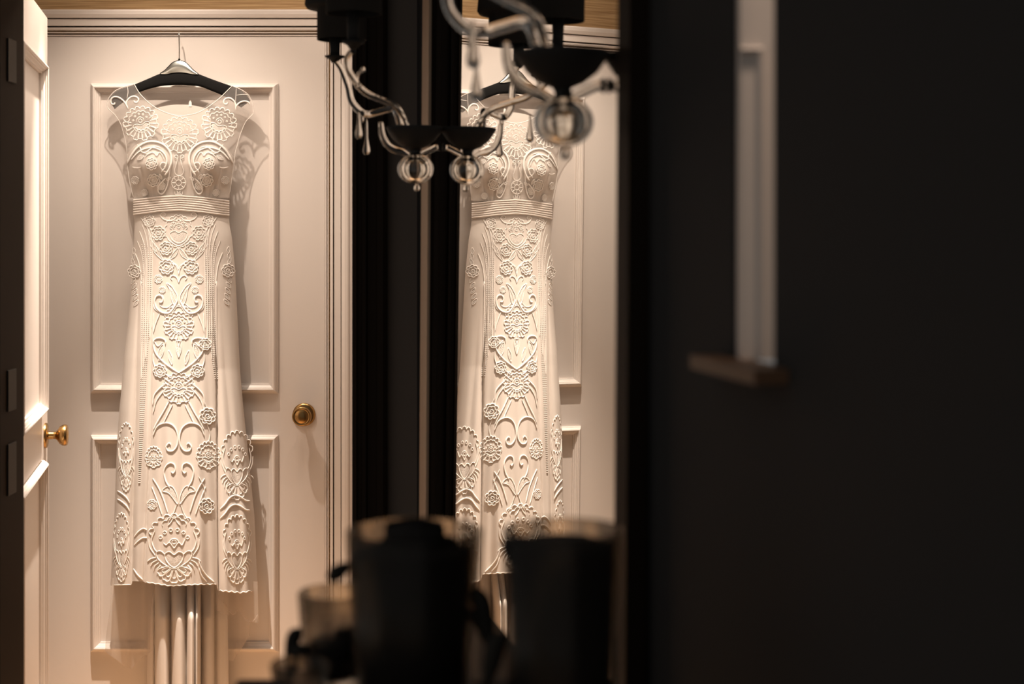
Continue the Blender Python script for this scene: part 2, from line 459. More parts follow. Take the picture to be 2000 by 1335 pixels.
# silver bell plate with a black rim
cap = catmull([(313, 144), (322, 138), (330, 130), (338, 122.5), (350, 119), (362, 122.5), (371, 131), (378, 138), (387, 145)], 2)
low = catmull([(313, 144), (325, 144.5), (337, 142), (350, 141), (363, 142), (376, 144.5), (387, 145)], 2)
cap, low = resample(cap, 40), resample(low, 40)
V, Fc = [], []
for i in range(40):
    for j in range(7):
        s = j/6; a = cap[i]*(1-s)+low[i]*s
        V.append(P(a[0], a[1], HZ-.0085-.004*math.sin(PI*s)*math.sin(PI*i/39)))
for i in range(39):
    for j in range(6): Fc.append((i*7+j, i*7+j+1, (i+1)*7+j+1, (i+1)*7+j))
child(mk('centre_plate', V, Fc, M['plate'], None, True), hang)['label'] = 'silver plate'
rim = [P(a[0], a[1], HZ-.005) for a in cap]
V, Fc = tube_data(rim, 0.0022, 8)
V2 = [P(*(cap[i]*(1-s)+low[i]*s), HZ-.003) for i in range(40) for s in (0, 1)]
F2 = [(2*i, 2*i+2, 2*i+3, 2*i+1) for i in range(39)]
V, Fc = join_data([(V, Fc), (V2, F2)])
child(mk('plate_rim', V, Fc, M['velvet'], None, True), hang)
hp = [P(350, 118, HZ), P(350.3, 100, HZ), P(350, 80, HZ), P(349.6, 68, HZ), P(349.5, 64.5, HZ+.003), P(349.5, 62.6, HZ+.009), P(349.5, 63.6, HZ+.016), P(349.5, 67, HZ+.018)]
hp = catmull([tuple(v) for v in hp], 0.003)
V, Fc = tube_data(hp, 0.0018, 8)
child(mk('hook', V, Fc, M['chrome'], None, True), hang)
k = P(350, 116.5, HZ)
V, Fc = lathe_data([(0, .004), (.0025, .003), (.0035, 0), (.0025, -.003), (0, -.004)], tuple(k), 'z', 12)
child(mk('hook_collar', V, Fc, M['velvet'], None, True), hang)

# ------------------------------------------------------------------ the dress: surface functions (px on the photo grid -> metres out of the door)
I = np.interp
LY = [300, 320, 350, 385, 420, 440, 480, 500, 540, 600, 640, 700, 760, 800, 850, 900, 960, 1000, 1050, 1100, 1143, 1210, 1275]
LXv = [246, 248, 254, 261, 262, 263, 261, 260, 258, 253, 249, 242, 237, 233, 229.5, 227, 225, 223.5, 220.5, 218, 216, 214, 205]
RY = [300, 308, 339, 380, 420, 440, 460, 520, 600, 720, 780, 900, 1000, 1060, 1160, 1215]
RXv = [457, 458, 453, 448.5, 447, 449, 453, 459, 463, 469, 474.5, 487, 497, 499.5, 504, 505]
def xl_(y): return I(y, LY, LXv)
def xr_(y): return I(y, RY, RXv)
B1Y, B1X = [440, 480, 560, 680, 840, 1000, 1143], [283, 279, 271, 267, 264, 259, 257.5]
B2Y, B2X = [440, 560, 680, 900, 1000, 1143], [301, 298, 297.5, 294, 288, 282]
B3Y, B3X = [440, 560, 640, 720, 1000, 1143], [402, 412, 417, 421, 423.5, 425]
DFY = [160, 200, 240, 275, 320, 360, 385, 400, 420, 470, 560, 700, 900, 1143, 1340]
DFV = [.056, .062, .070, .078, .086, .080, .078, .080, .082, .095, .104, .112, .122, .135, .140]
DEY = [160, 220, 280, 320, 385, 420, 560, 900, 1143, 1340]
DEV = [.054, .050, .046, .046, .048, .050, .046, .042, .040, .040]

def depth(px, py):
    px = np.asarray(px, float); py = np.asarray(py, float)
    yy = np.maximum(py, 300)
    l, r = xl_(yy), xr_(yy)
    yk = py < 300
    l = np.where(yk, I(py, [165, 205, 260, 300], [205, 206, 238, 246]), l); r = np.where(yk, I(py, [165, 205, 260, 300], [497, 497, 468, 457]), r)
    c, hw = (l+r)/2, (r-l)/2
    t = np.clip((px-c)/hw, -1, 1)
    de, df = I(py, DEY, DEV), I(py, DFY, DFV)
    d = de+(df-de)*(1-np.abs(t)**2.4)**0.75
    # bust
    for bx in (294, 410):
        d = d+.034*np.exp(-((px-bx)/32)**2-((py-322)/np.where(py < 322, 34, 38))**2)*np.clip((392-py)/25, 0, 1)
    # skirt panels with sharp valleys between them
    amp = np.clip((py-500)/500, 0, 1.15)
    b = [l, I(py, B1Y, B1X), I(py, B2Y, B2X), I(py, B3Y, B3X), r]
    A = [.020, .014, .018, .030]
    for i in range(4):
        u = (px-b[i])/np.maximum(b[i+1]-b[i], 1)
        ins = (u >= 0) & (u <= 1)
        d = d+np.where(ins, amp*A[i]*(1-np.abs(2*np.clip(u, 0, 1)-1)**3.0), 0)
    # the middle panel laps over its neighbours
    lap = np.clip((py-560)/160, 0, 1)
    d = d-lap*.013*np.clip((px-b[3])/1.2, 0, 1)*np.clip((b[4]-px)/30, 0, 1)-lap*.006*np.clip((b[2]-px)/1.2, 0, 1)*np.clip((px-b[0])/30, 0, 1)
    # soft gathers
    g = np.clip((py-620)/500, 0, 1)
    d = d+g*.0035*np.sin((px-c)/hw*17+py*.004+.6)+g*.002*np.sin((px-c)/hw*41+1.2-py*.003)
    return d

def S(px, py, off=0.0):
    d = depth(px, py)+off
    Z = DY-d
    px = np.asarray(px, float); py = np.asarray(py, float)
    return np.stack([(px-CX)*Z/F, Z, EYE+(HY-py)*Z/F], axis=-1)

dress = empty('wedding_dress', tuple(P(352, 1143, DY-.08)))
tag(dress, 'white lace wedding dress with sheer neckline and cap sleeves hanging on the door', 'dress')
DINV = Matrix.Translation(dress.location).inverted()
def dchild(name, V, Fc, matl, smooth=True, parent=None):
    o = mk(name, V, Fc, matl, None, smooth)
    o.data.transform(DINV); o.parent = parent or dress
    return o

def grid(nx, ny, fx):
    """fx(s, t) -> arrays px, py; returns px, py, faces"""
    s, t = np.meshgrid(np.linspace(0, 1, nx), np.linspace(0, 1, ny), indexing='ij')
    px, py = fx(s, t)
    idx = np.arange(nx*ny).reshape(nx, ny)
    f = np.stack([idx[:-1, :-1], idx[1:, :-1], idx[1:, 1:], idx[:-1, 1:]], -1).reshape(-1, 4)
    return px.ravel(), py.ravel(), f

# tulle yoke: front
TX = [208.5, 210, 215, 224, 236, 250, 262, 268, 275, 290, 308, 330, 352, 380, 400, 425, 440, 453, 462, 474, 484, 491, 494, 496]
TY = [205, 197, 187.5, 178, 172, 167, 164, 175, 185, 200, 212.5, 222, 226, 222, 213, 195, 181, 168, 171, 176.5, 184, 196, 207, 219]
BX_ = [208.5, 213, 225, 235, 243, 247, 249, 252, 256, 260, 264, 446, 450, 454, 458, 460, 463, 470, 480, 489, 496]
BY_ = [206, 214, 225, 241, 268, 290, 322, 350, 368, 384, 388, 388, 372, 340, 312, 296, 286, 261, 238, 228, 220]
xs = np.linspace(208.5, 496, 130)
def yoke(s, t):
    px = 208.5+(496-208.5)*s
    a, b = I(px, TX, TY), I(px, BX_, BY_)
    return px, a+(b-a)*t
px, py, f = grid(150, 70, yoke)
dchild('tulle_yoke', S(px, py, .004), f, M['tulle'])
# tulle back of the cap sleeves, behind the hanger
def backyoke(s, t):
    px = 211+(493-211)*s
    a = I(px, TX, TY)+1; b = I(px, BX_, BY_)-3
    a = np.where((px > 262) & (px < 453), I(px, [262, 290, 310, 352, 394, 410, 453], [165, 196, 212, 204, 212, 200, 169]), a)
    b = np.minimum(b, 300)
    return px, a+(b-a)*t
px, py, f = grid(90, 24, backyoke)
def flat(px, py, d):
    Z = DY-np.broadcast_to(d, px.shape)
    return np.stack([(px-CX)*Z/F, Z, EYE+(HY-py)*Z/F], -1)
dchild('tulle_back', flat(px, py, .030), f, M['tulle'])
# satin back panel seen above the bodice
def backpan(s, t):
    l, r = 300-t*46, 406+t*46
    px = l+(r-l)*s
    u = 2*s-1
    a = 204+9*np.abs(u)**2.2
    return px, a+(386-a)*t
px, py, f = grid(40, 30, backpan)
dchild('back_panel', flat(px, py, .027+.006*np.sin(PI*(px-250)/206)), f, M['satin'])
v = [P(368.5, 208, DY-.034), P(374.5, 208, DY-.034), P(374, 199, DY-.034), P(371.5, 195.5, DY-.034), P(369, 199, DY-.034)]
vb = [p+Vector((0, .0012, 0)) for p in v]
dchild('loop_tab', v+vb, [(0, 1, 2, 3, 4), (9, 8, 7, 6, 5)]+[(i, (i+1) % 5, 5+(i+1) % 5, 5+i) for i in range(5)], M['lace'], False)

# bodice: satin cups with a sweetheart top
SWX = [246, 252, 262, 275, 293, 310, 324, 336, 344, 351, 358, 366, 378, 392, 410, 427, 440, 450, 458]
SWY = [306, 296, 285, 278, 274, 276, 282, 294, 307, 317, 307, 294, 282, 276, 274, 278, 285, 296, 306]
def bod(s, t):
    py0 = 0
    px = 246+(458-246)*s
    a = I(px, SWX, SWY)
    py = a+(386-a)*t
    # squeeze the columns inside the side seams
    l, r = xl_(np.maximum(py, 300)), xr_(np.maximum(py, 300))
    return l+(r-l)*s, py
px, py, f = grid(110, 60, bod)
# boning darts pressed into the lower cups
dart = np.zeros_like(px)
for (x0, y0, x1, y1, a) in ((271, 318, 289, 384, .005), (300, 352, 303, 384, .003), (432, 318, 417, 384, .006), (402, 350, 400, 384, .003), (284, 325, 296, 384, .003), (422, 330, 410, 384, .003)):
    xx = x0+(x1-x0)*(py-y0)/(y1-y0)
    dart -= a*np.exp(-((px-xx)/2.6)**2)*np.clip((py-y0)/14, 0, 1)
dchild('bodice', S(px, py, 0.0)+np.stack([0*dart, -dart, 0*dart], -1), f, M['satin'])

# waistband: seven pleated folds, arched
WTX, WTY = [258, 280, 310, 352, 395, 425, 450], [389, 387, 383, 380, 384, 388, 391]
WBX, WBY = [258, 280, 310, 352, 395, 425, 450], [421, 418, 414.5, 412, 415, 419.5, 423]
def wb(s, t):
    px = 261+(448.5-261)*s
    a, b = I(px, WTX, WTY), I(px, WBX, WBY)
    return px, a+(b-a)*t
px, py, f = grid(80, 85, wb)
t_ = np.tile(np.linspace(0, 1, 85), 80)
s_ = np.repeat(np.linspace(0, 1, 80), 85)
ridge = np.abs(np.sin((t_*7+.10*np.sin(s_*9+t_*5))*PI))**0.7
dchild('waistband', S(px, py, .003)+np.stack([0*px, -.0048*ridge, 0*px], -1), f, M['band'])

# skirt front
def hem(px):
    return I(px, [214, 222, 257, 258.5, 281, 283, 331, 393, 424, 425.5, 431, 470, 494, 505], [1143, 1143, 1142, 1134, 1135, 1137, 1144.5, 1141.5, 1141, 1152, 1154, 1158, 1154, 1152])
def sk(s, t):
    # rows run from the band to the hem; columns keep to the side seams
    py = 417+(1143-417)*t
    l, r = xl_(py), xr_(py)
    px = l+(r-l)*s
    a = I(px, WBX, WBY)-3
    py = a+(hem(216+(504-216)*s)-a)*t
    return px, py
px, py, f = grid(230, 230, sk)
dchild('skirt', S(px, py, 0.0), f, M['satin'])

# ------------------------------------------------------------------ embroidery
def ribbon(strokes, lift=.0006, rel=0.5):
    """strokes: (pts px, width px, closed) -> raised half-round cords lying on the dress"""
    V, Fc = [], []
    for pts, wd, closed in strokes:
        p = catmull(pts, 1.7, closed)
        keep = np.r_[True, np.linalg.norm(np.diff(p, axis=0), axis=1) > 1e-4]; p = p[keep]
        n = len(p)
        if n < 2: continue
        if closed: tg = np.roll(p, -1, 0)-np.roll(p, 1, 0)
        else: tg = np.gradient(p, axis=0)
        tg /= np.maximum(np.linalg.norm(tg, axis=1, keepdims=True), 1e-6)
        nr = np.c_[-tg[:, 1], tg[:, 0]]
        wv = np.full(n, wd, float)
        if not closed:
            e = np.minimum(np.arange(n), np.arange(n)[::-1]); wv *= np.clip(.45+e*.25, 0, 1)
        hgt = wd/PPM*rel
        o = len(V)
        for u, h in ((-.5, -.0008), (-.36, hgt*.72), (0, hgt), (.36, hgt*.72), (.5, -.0008)):
            q_ = p+nr*(u*wv)[:, None]
            V += list(S(q_[:, 0], q_[:, 1], lift+h))
        m = n if closed else n-1
        for k in range(4):
            for i in range(m):
                j = (i+1) % n
                Fc.append((o+k*n+i, o+k*n+j, o+(k+1)*n+j, o+(k+1)*n+i))
    return V, Fc

def patch(boundary, lift=.0012, rings=4, dome=.0003):
    """filled applique bounded by a closed px outline"""
    p = catmull(boundary, 2.0, True); c = p.mean(0); n = len(p)
    V, Fc = [], []
    for k in range(rings+1):
        s = k/rings
        q_ = c+(p-c)*max(s, .02)
        V += list(S(q_[:, 0], q_[:, 1], lift+dome*(1-s*s)-(0.0012 if k == rings else 0)))
    for k in range(rings):
        for i in range(n):
            j = (i+1) % n; Fc.append((k*n+i, k*n+j, (k+1)*n+j, (k+1)*n+i))
    Fc.append(tuple(range(n)))
    return V, Fc

def motif(name, strokes=(), patches=(), lift=.0006, rel=0.5, parent=None):
    if name == 'scroll_cord' and len(strokes) > 1:      # every cord is a piece of its own
        for q_ in strokes: motif(name, [q_], (), lift, rel, parent)
        return None
    o = None
    if strokes:
        if name == 'lace_rosette' and strokes[0][1] > 2.0: rel = 0.85
        V, Fc = ribbon(strokes, lift, rel); o = dchild(name, V, Fc, M['lace'], True, parent)
    if patches:
        V, Fc = join_data([patch(b, lift-.0003) for b in patches])
        q_ = dchild(name+'_fill' if o else name, V, Fc, M['patch'], True)
        if o:
            q_.parent = o
    return o

def pol(cx, cy, r, a, sy=1.0): return (cx+r*math.cos(a), cy+r*sy*math.sin(a))
def circ(cx, cy, r, n=10): return [pol(cx, cy, r, 2*PI*i/n) for i in range(n)]
def scallop(cx, cy, rx, ry, n, a0, a1, bulge=.18, closed=False):
    """lobed arc; angles in degrees, y down"""
    out = []
    for i in range(n):
        for k, f_ in ((0, 1.0), (.25, 1+bulge*.8), (.5, 1+bulge), (.75, 1+bulge*.8)):
            a = math.radians(a0+(a1-a0)*(i+k)/n); out.append((cx+rx*f_*math.cos(a), cy+ry*f_*math.sin(a)))
    if not closed:
        a = math.radians(a1); out.append((cx+rx*math.cos(a), cy+ry*math.sin(a)))
    return out
def petal(cx, cy, r0, r1, a, wd, notch=0.0):
    """U-shaped petal loop pointing along angle a (deg)"""
    a = math.radians(a); ca, sa = math.cos(a), math.sin(a)
    pts = [(r0, -.22*wd), (r0+(r1-r0)*.45, -.42*wd), (r0+(r1-r0)*.8, -.5*wd), (r1-.02*wd, -.3*wd), (r1-notch*wd, 0), (r1-.02*wd, .3*wd), (r0+(r1-r0)*.8, .5*wd), (r0+(r1-r0)*.45, .42*wd), (r0, .22*wd)]
    return [(cx+x*ca-y*sa, cy+x*sa+y*ca) for x, y in pts]
def spiral(cx, cy, r0, r1, a0, turns, n=None):
    n = n or max(6, int(abs(turns)*12))
    return [pol(cx, cy, r0+(r1-r0)*i/n, math.radians(a0)+2*PI*turns*i/n) for i in range(n+1)]
def mir_(pts, c): return [(2*c-x, y) for x, y in pts]

def lotus(cx, cy, R, w=1.8, squash=1.0, n=15, crown=1.0):
    """fan flower of the dress: petal ring below, scalloped crown above, eye, heart-shaped fill"""
    st = []
    for i in range(n):
        a = -8+196*i/(n-1)
        st.append((petal(cx, cy, R*.52, R*(1.0 if i % 2 == 0 else .9), a, R*.24*12/n*1.25, .10), w, False))
    st.append((scallop(cx, cy, R*.86, R*.80*crown, 9, 180, 360, .16), w, False))
    st.append((scallop(cx, cy, R*.66, R*.62*crown, 7, 185, 355, .10), w*.8, False))
    st.append((scallop(cx, cy+R*.05, R*.46, R*.44, 5, 160, 20, -.22), w, False))
    e = (cx, cy-R*.12)
    st.append((circ(*e, R*.10), w*.8, True)); st.append((scallop(*e, R*.19, R*.2, 3, 170, 370, .1), w*.8, False))
    for k in range(5):
        a = math.radians(205+130*k/4); st.append((circ(cx+R*.42*math.cos(a), cy-R*.05+R*.46*math.sin(a), R*.045, 6), w*.7, True))
    heart = [(cx-R*.46, cy+R*.08), (cx-R*.24, cy+R*.02), (cx, cy+R*.12), (cx+R*.24, cy+R*.02), (cx+R*.46, cy+R*.08), (cx+R*.36, cy+R*.36), (cx, cy+R*.54), (cx-R*.36, cy+R*.36)]
    st.append((heart, w*.8, True))
    return st, [heart]

def rose(cx, cy, r, w=1.5, rot=0):
    w = min(w, .5+r*.095)
    st = [(scallop(cx, cy, r*.88, r*.88, 8, rot, rot+360, .22, True), w*1.35, True), (scallop(cx, cy, r*.58, r*.58, 6, rot+20, rot+380, .25, True), w*1.25, True),
          (spiral(cx, cy, r*.38, r*.08, rot, 1.3), w*1.2, False)]
    for k in range(8):
        a = math.radians(rot+45*k); st.append(([(cx+r*.62*math.cos(a), cy+r*.62*math.sin(a)), (cx+r*.9*math.cos(a), cy+r*.9*math.sin(a))], w*.8, False))
    return st, [[pol(cx, cy, r*.95, 2*PI*i/12) for i in range(12)]]

def leaf_(x0, y0, x1, y1, wd, bend=0.0):
    """pointed leaf outline from stem to tip"""
    d = np.array([x1-x0, y1-y0], float); L = np.linalg.norm(d); d /= L; nn = np.array([-d[1], d[0]])
    pts = []
    for s, u in ((0, 0), (.25, .38), (.5, .5), (.75, .32), (1, 0), (.75, -.32), (.5, -.5), (.25, -.38)):
        c = np.array([x0, y0])+d*L*s+nn*(u*wd+bend*math.sin(PI*s)); pts.append(tuple(c))
    return pts

# --- yoke
for c, m_ in (((275, 240), False), ((428, 242), True)):
    st, pt = lotus(c[0], c[1], 35, 2.2, n=13)
    # turned a little outwards
    ang = math.radians(-14 if not m_ else 14); ca, sa = math.cos(ang), math.sin(ang)
    rt = lambda P_: [(c[0]+(x-c[0])*ca-(y-c[1])*sa, c[1]+(x-c[0])*sa+(y-c[1])*ca) for x, y in P_]
    motif('lace_flower', [(rt(p), w_, cl) for p, w_, cl in st], [rt(b) for b in pt], lift=.0045)
sh1 = [(250, 212), (246, 204), (240, 196), (231, 190), (222, 189.5), (216.5, 195), (217.5, 202.5), (223, 203.5), (224.5, 199.5)]
sh2 = [(247, 208), (247, 200), (251, 193), (258, 188.5), (266, 189), (270.5, 194), (267.5, 200), (262, 199), (262, 195.5)]
motif('scroll_cord', [(sh1, 3.4, False), (sh2, 3.4, False)], lift=.0045)
sh1r = [(461, 214), (460, 203), (456, 196), (449, 191.5), (441, 192.5), (437, 198), (439, 203.5), (444, 202.5), (444.5, 199)]
sh2r = [(461, 209), (465, 203), (471, 199), (478, 197.5), (485, 199.5), (488, 204)]
motif('scroll_cord', [(sh1r, 3.4, False), (sh2r, 3.4, False)], lift=.0045)
st, pt = lotus(351, 262, 37, 1.8, n=13)
motif('lace_flower', st, pt, lift=.0045)
# edging of neckline, sleeves and seams
nk = list(zip(TX, TY))
motif('neckline_trim', [(nk[6:18], 1.6, False)], lift=.0045)
motif('sleeve_trim', [(nk[0:7], 1.2, False), (list(zip(BX_[:7], BY_[:7])), 1.2, False), ([(249, 168), (250, 180), (248, 192)], 1.2, False)], lift=.0045)
motif('sleeve_trim', [(nk[17:], 1.2, False), (list(zip(BX_[14:], BY_[14:])), 1.2, False), ([(461.5, 171), (461, 184), (460, 198)], 1.2, False), ([(461, 186), (474, 184.5), (488, 185)], 1.0, False)], lift=.0045)
motif('side_seam', [([(249, 322), (252, 350), (260, 384)], 1.2, False)], lift=.0045)
motif('side_seam', [([(458, 312), (454, 340), (449, 376)], 1.2, False)], lift=.0045)

# --- bodice
CB = 351.5
cupA = [(249, 318), (256, 304), (266, 290), (280, 280), (294, 276), (310, 278), (324, 286), (333, 299), (335, 315), (330, 331), (322, 342)]
cupB = [(256, 312), (268, 299), (281, 291), (296, 288), (309, 291), (320, 299), (326, 312), (323, 326), (315, 336)]
cupC = [(268, 282), (274, 289), (276, 296), (284, 298), (292, 292), (302, 286), (313, 288)]
low1 = [(333, 318), (330, 345), (326, 365), (318, 378), (310, 376), (309, 366), (316, 356), (324, 348)]
curl = [(326, 336), (318, 333), (313, 325), (316, 318), (322, 318), (324, 323), (320, 326)]
tooth = [(283, 306), (291, 299), (300, 298), (306, 304), (311, 297), (317, 303), (320, 311)]
for mm in (False, True):
    g_ = (lambda p: mir_(p, CB+.5)) if mm else (lambda p: p)
    motif('scroll_cord', [(g_(cupA), 4.4, False), (g_(cupB), 3.2, False), (g_(cupC), 2.6, False)], lift=.0045)
    motif('scroll_cord', [(g_(low1), 2.8, False), (g_(curl), 2.6, False), (g_(tooth), 1.8, False), (g_([(258, 326), (268, 328), (276, 326)]), 2.0, False)], lift=.0045)
    for (cx, cy, r) in ((296, 320, 11), (300, 352, 11.5), (264, 352, 7), (315, 363, 7.5), (282, 376, 6)):
        st, pt = rose(2*(CB+.5)-cx if mm else cx, cy, r, 1.5, cx); motif('lace_rosette', st, pt, lift=.0045)
    for k in ((316, 350, 311, 340, 5), (325, 352, 333, 346, 5), (280, 304, 268, 312, 7), (296, 297, 282, 300, 5)):
        lf = leaf_(*k); motif('lace_leaf', [(g_(lf), 1.4, True)], [g_(lf)], lift=.0045)
motif('scroll_cord', [(spiral(343.5, 306, 4.8, 1.2, 100, -1.3), 1.8, False), (spiral(356.5, 306, 4.8, 1.2, 80, 1.3), 1.8, False),
                      ([(347, 309), (344, 322), (341, 334), (344, 341), (350, 343), (356, 341), (358.5, 334), (355, 322), (352, 309)], 1.8, False)], lift=.0045)
d_ = [(petal(349, 357, 6, 14, 22.5+45*k, 10, .1), 1.8, False) for k in range(8)]
motif('lace_flower', d_+[(circ(349, 357, 5.5), 1.8, True)]+[(petal(349+x, 373, 0, 7, 90+x*4, 7), 1.5, False) for x in (-6, 0, 6)], lift=.0045)

# --- hips: crown, roses, scrolls
CM = 349.0
crown = scallop(348.5, 452, 25, 30, 10, -200, 20, .10)+[(371, 462), (366, 470), (349, 480), (331, 470), (326, 462)]
heart = [(332, 456), (341, 451), (349, 455), (357, 451), (366, 456), (362, 468), (349, 475), (336, 468)]
motif('lace_flower', [(crown, 2.0, False), (heart, 1.6, True), (scallop(349, 447, 14, 15, 7, 180, 360, .25), 2.0, False), (scallop(349, 447, 9, 9, 5, 180, 360, .2), 1.6, False), (circ(349, 443, 3), 1.4, True)] +
      [(petal(349, 446, 9, 16, 200+140*k/5, 4), 1.3, False) for k in range(6)], [heart])
motif('lace_flower', [(scallop(349, 472, 12, 10, 3, 160, 20, .2), 1.7, False)])
for mm in (False, True):
    g_ = (lambda p: mir_(p, CM)) if mm else (lambda p: p)
    for (cx, cy, r) in ((291, 431, 11), (309, 455, 13), (324, 485, 12), (325, 521, 13.5), (309, 545, 7.5), (317, 566, 6)):
        st, pt = rose(2*CM-cx if mm else cx, cy, r, 1.5, cx); motif('lace_rosette', st, pt)
    motif('scroll_cord', [(g_([(345, 424), (338, 430), (328, 431), (318, 427), (313, 419.5), (318, 415), (324, 417), (322, 422)]), 2.4, False),
                          (g_([(330, 505), (338, 513), (345, 518), (349, 526)]), 1.6, False)])
    for k in ((296, 470, 318, 508, 9, 2), (292, 466, 306, 492, 7, 1), (348, 484, 330, 507, 7, -2)):
        lf = leaf_(*k); motif('lace_leaf', [(g_(lf), 1.6, True)], [g_(lf)])
    motif('scroll_cord', [(g_([(349, 536), (346, 524), (341, 516), (335, 517), (337, 521)]), 2.0, False), (g_([(349, 552), (345, 542), (338, 538), (333, 542), (336, 547)]), 2.0, False)])
    # butterfly leaves and hooked scrolls
    lf = [(346, 578), (341, 568), (334, 558), (325, 553), (331, 564), (333, 576), (336, 588), (341, 596), (346, 590)]
    motif('lace_leaf', [(g_(lf), 1.8, True), (g_([(328, 557), (337, 572), (343, 588)]), 1.2, False)], [g_(lf)])
    hook = [(347, 586), (340, 600), (330, 611), (316, 610), (305, 601), (302, 588), (306, 578), (314, 577), (318, 583), (316, 590), (311, 590)]
    motif('scroll_cord', [(g_(hook), 3.4, False), (g_([(343, 602), (333, 612), (318, 612), (303, 604), (299, 594)]), 1.6, False), (g_([(337, 592), (328, 600), (318, 600), (312, 596)]), 1.4, False)])
    # hip fans and beaded lines
    fan = []
    for k in range(6):
        x0, y0 = 286-4.6*k, 422+k*(3.2+2.2*k)
        x1 = 297.5-4.2*k
        fan.append((g_([(x0, y0), (x0+.45*(x1-x0)+3, y0+26), (x1, y0+62), (x1-1, 560), (x1-1, 640+20*k)]), 2.3 if k % 2 else 1.6, False))
    fan += [(g_([(281, 424), (290, 440), (297, 456), (301, 472)]), 2.2, False), (g_([(274, 424), (286, 442), (294, 462), (298, 486)]), 2.2, False)]
    motif('hip_cord', fan)
# beads: dense rows down both hips
V, Fc = [], []
def add_bead(px, py, r):
    o = len(V)
    c = Vector(S(px, py, .0006))
    for d in ((1,0,0), (0,0,1), (-1,0,0), (0,0,-1), (0,-1.0,0)): V.append(c+Vector(d)*r)
    for i in range(4): Fc.append((o+i, o+(i+1) % 4, o+4))
for sx in (-1, 1):
    V, Fc = [], []
    for row in range(4):
        for i in range(120):
            y = 478+i*(3.9)
            if sx < 0: x = I(y, [470, 500, 560, 680, 840, 940], [276, 280, 279, 276, 273, 271])+row*I(y, [470, 600, 940], [5.2, 5.0, 0.9])
            else: x = I(y, [470, 500, 560, 680, 760, 940], [424, 420, 418, 424, 428, 432])-row*I(y, [470, 640, 760], [5.0, 4.6, 1.0])-2
            if sx > 0 and y > 740: continue
            add_bead(x, y, .0019)
    tag(dchild('bead_rows', V, Fc, M['lace']), kind='stuff')

# flower sprays at the side seams
for cx, cy, sg in ((262, 530, -1), (446, 528, 1)):
    st, pt = rose(cx, cy, 12, 1.6, 30); motif('lace_rosette', st, pt)
    for k in range(5):
        y = cy+16+k*11; lf = leaf_(cx-sg*2-sg*k*1.5, y-4, cx+sg*(6-k*1.2), y+8, 6); motif('lace_leaf', [(lf, 1.3, True)], [lf])
    for k in range(3):
        y = cy-18-k*11; lf = leaf_(cx, y+6, cx+sg*(5-k*2), y-7, 6); motif('lace_leaf', [(lf, 1.3, True)], [lf])

# --- centre flower two with heart frame
crown = scallop(349, 630, 31, 26, 11, -205, 25, .10)
st, pt = lotus(349, 636, 30, 1.8, n=13)
motif('lace_flower', st+[([(327, 612), (338, 604), (349, 598), (360, 604), (371, 612)], 1.6, False), (scallop(349, 622, 26, 24, 9, 190, 350, .12), 1.8, False)], pt)
for mm in (False, True):
    g_ = (lambda p: mir_(p, CM)) if mm else (lambda p: p)
    hf = [(347, 727), (335, 719), (318, 706), (304, 690), (299, 672), (303, 662), (313, 660), (322, 664), (323, 672)]
    motif('scroll_cord', [(g_(hf), 3.0, False), (g_([(300, 664), (308, 676), (318, 668)]), 1.8, False), (g_([(299, 690), (299, 706), (306, 722), (318, 730)]), 2.2, False)])
    for k in ((318, 672, 310, 704, 10), (336, 712, 329, 684, 7), (344, 664, 349, 698, 6)):
        lf = leaf_(*k); motif('lace_leaf', [(g_(lf), 1.5, True)], [g_(lf)])
    motif('scroll_cord', [(g_([(300, 610), (299, 640), (298, 668)]), 2.0, False), (g_([(312, 612), (304, 632), (299, 650)]), 2.4, False)])
    st, pt = rose(2*CM-312 if mm else 312, 724, 12, 1.6, 20); motif('lace_rosette', st, pt)
    # bands leaving flower three
    motif('scroll_cord', [(g_([(322, 750), (310, 760), (301, 772), (298, 790)]), 2.8, False), (g_([(326, 757), (314, 770), (305, 784), (299, 806)]), 2.2, False),
                          (g_([(330, 784), (318, 806), (307, 824), (300, 838)]), 2.8, False), (g_([(337, 790), (326, 812), (318, 828)]), 2.2, False),
                          (g_([(320, 727), (329, 735), (338, 740)]), 2.4, False), (g_([(316, 734), (326, 742), (334, 748)]), 2.2, False)])
    # paired question-mark scrolls
    motif('scroll_cord', [(g_([(299, 850), (306, 834), (317, 827), (331, 827), (342, 836), (347, 852), (346, 869), (338, 880), (328, 880), (324.5, 872), (330, 865), (333, 868)]), 3.0, False)])
    motif('scroll_cord', [(g_([(331, 952), (323, 938), (320, 922), (324, 910), (332, 904), (340, 907), (342, 918), (338, 924), (334, 921)]), 3.0, False)])
    bud = [(317, 958), (325, 950), (336, 950), (345, 966), (347, 984), (336, 970), (328, 962)]
    motif('lace_leaf', [(g_(bud), 1.6, True)], [g_(bud)])
    motif('scroll_cord', [(g_([(298, 934), (308, 950), (318, 972), (327, 1000)]), 2.6, False), (g_([(296, 950), (306, 975), (316, 1004)]), 2.2, False), (g_([(345, 985), (338, 1004), (330, 1016)]), 2.0, False)])
st, pt = lotus(349, 757, 32, 1.8, n=13); motif('lace_flower', st, pt)

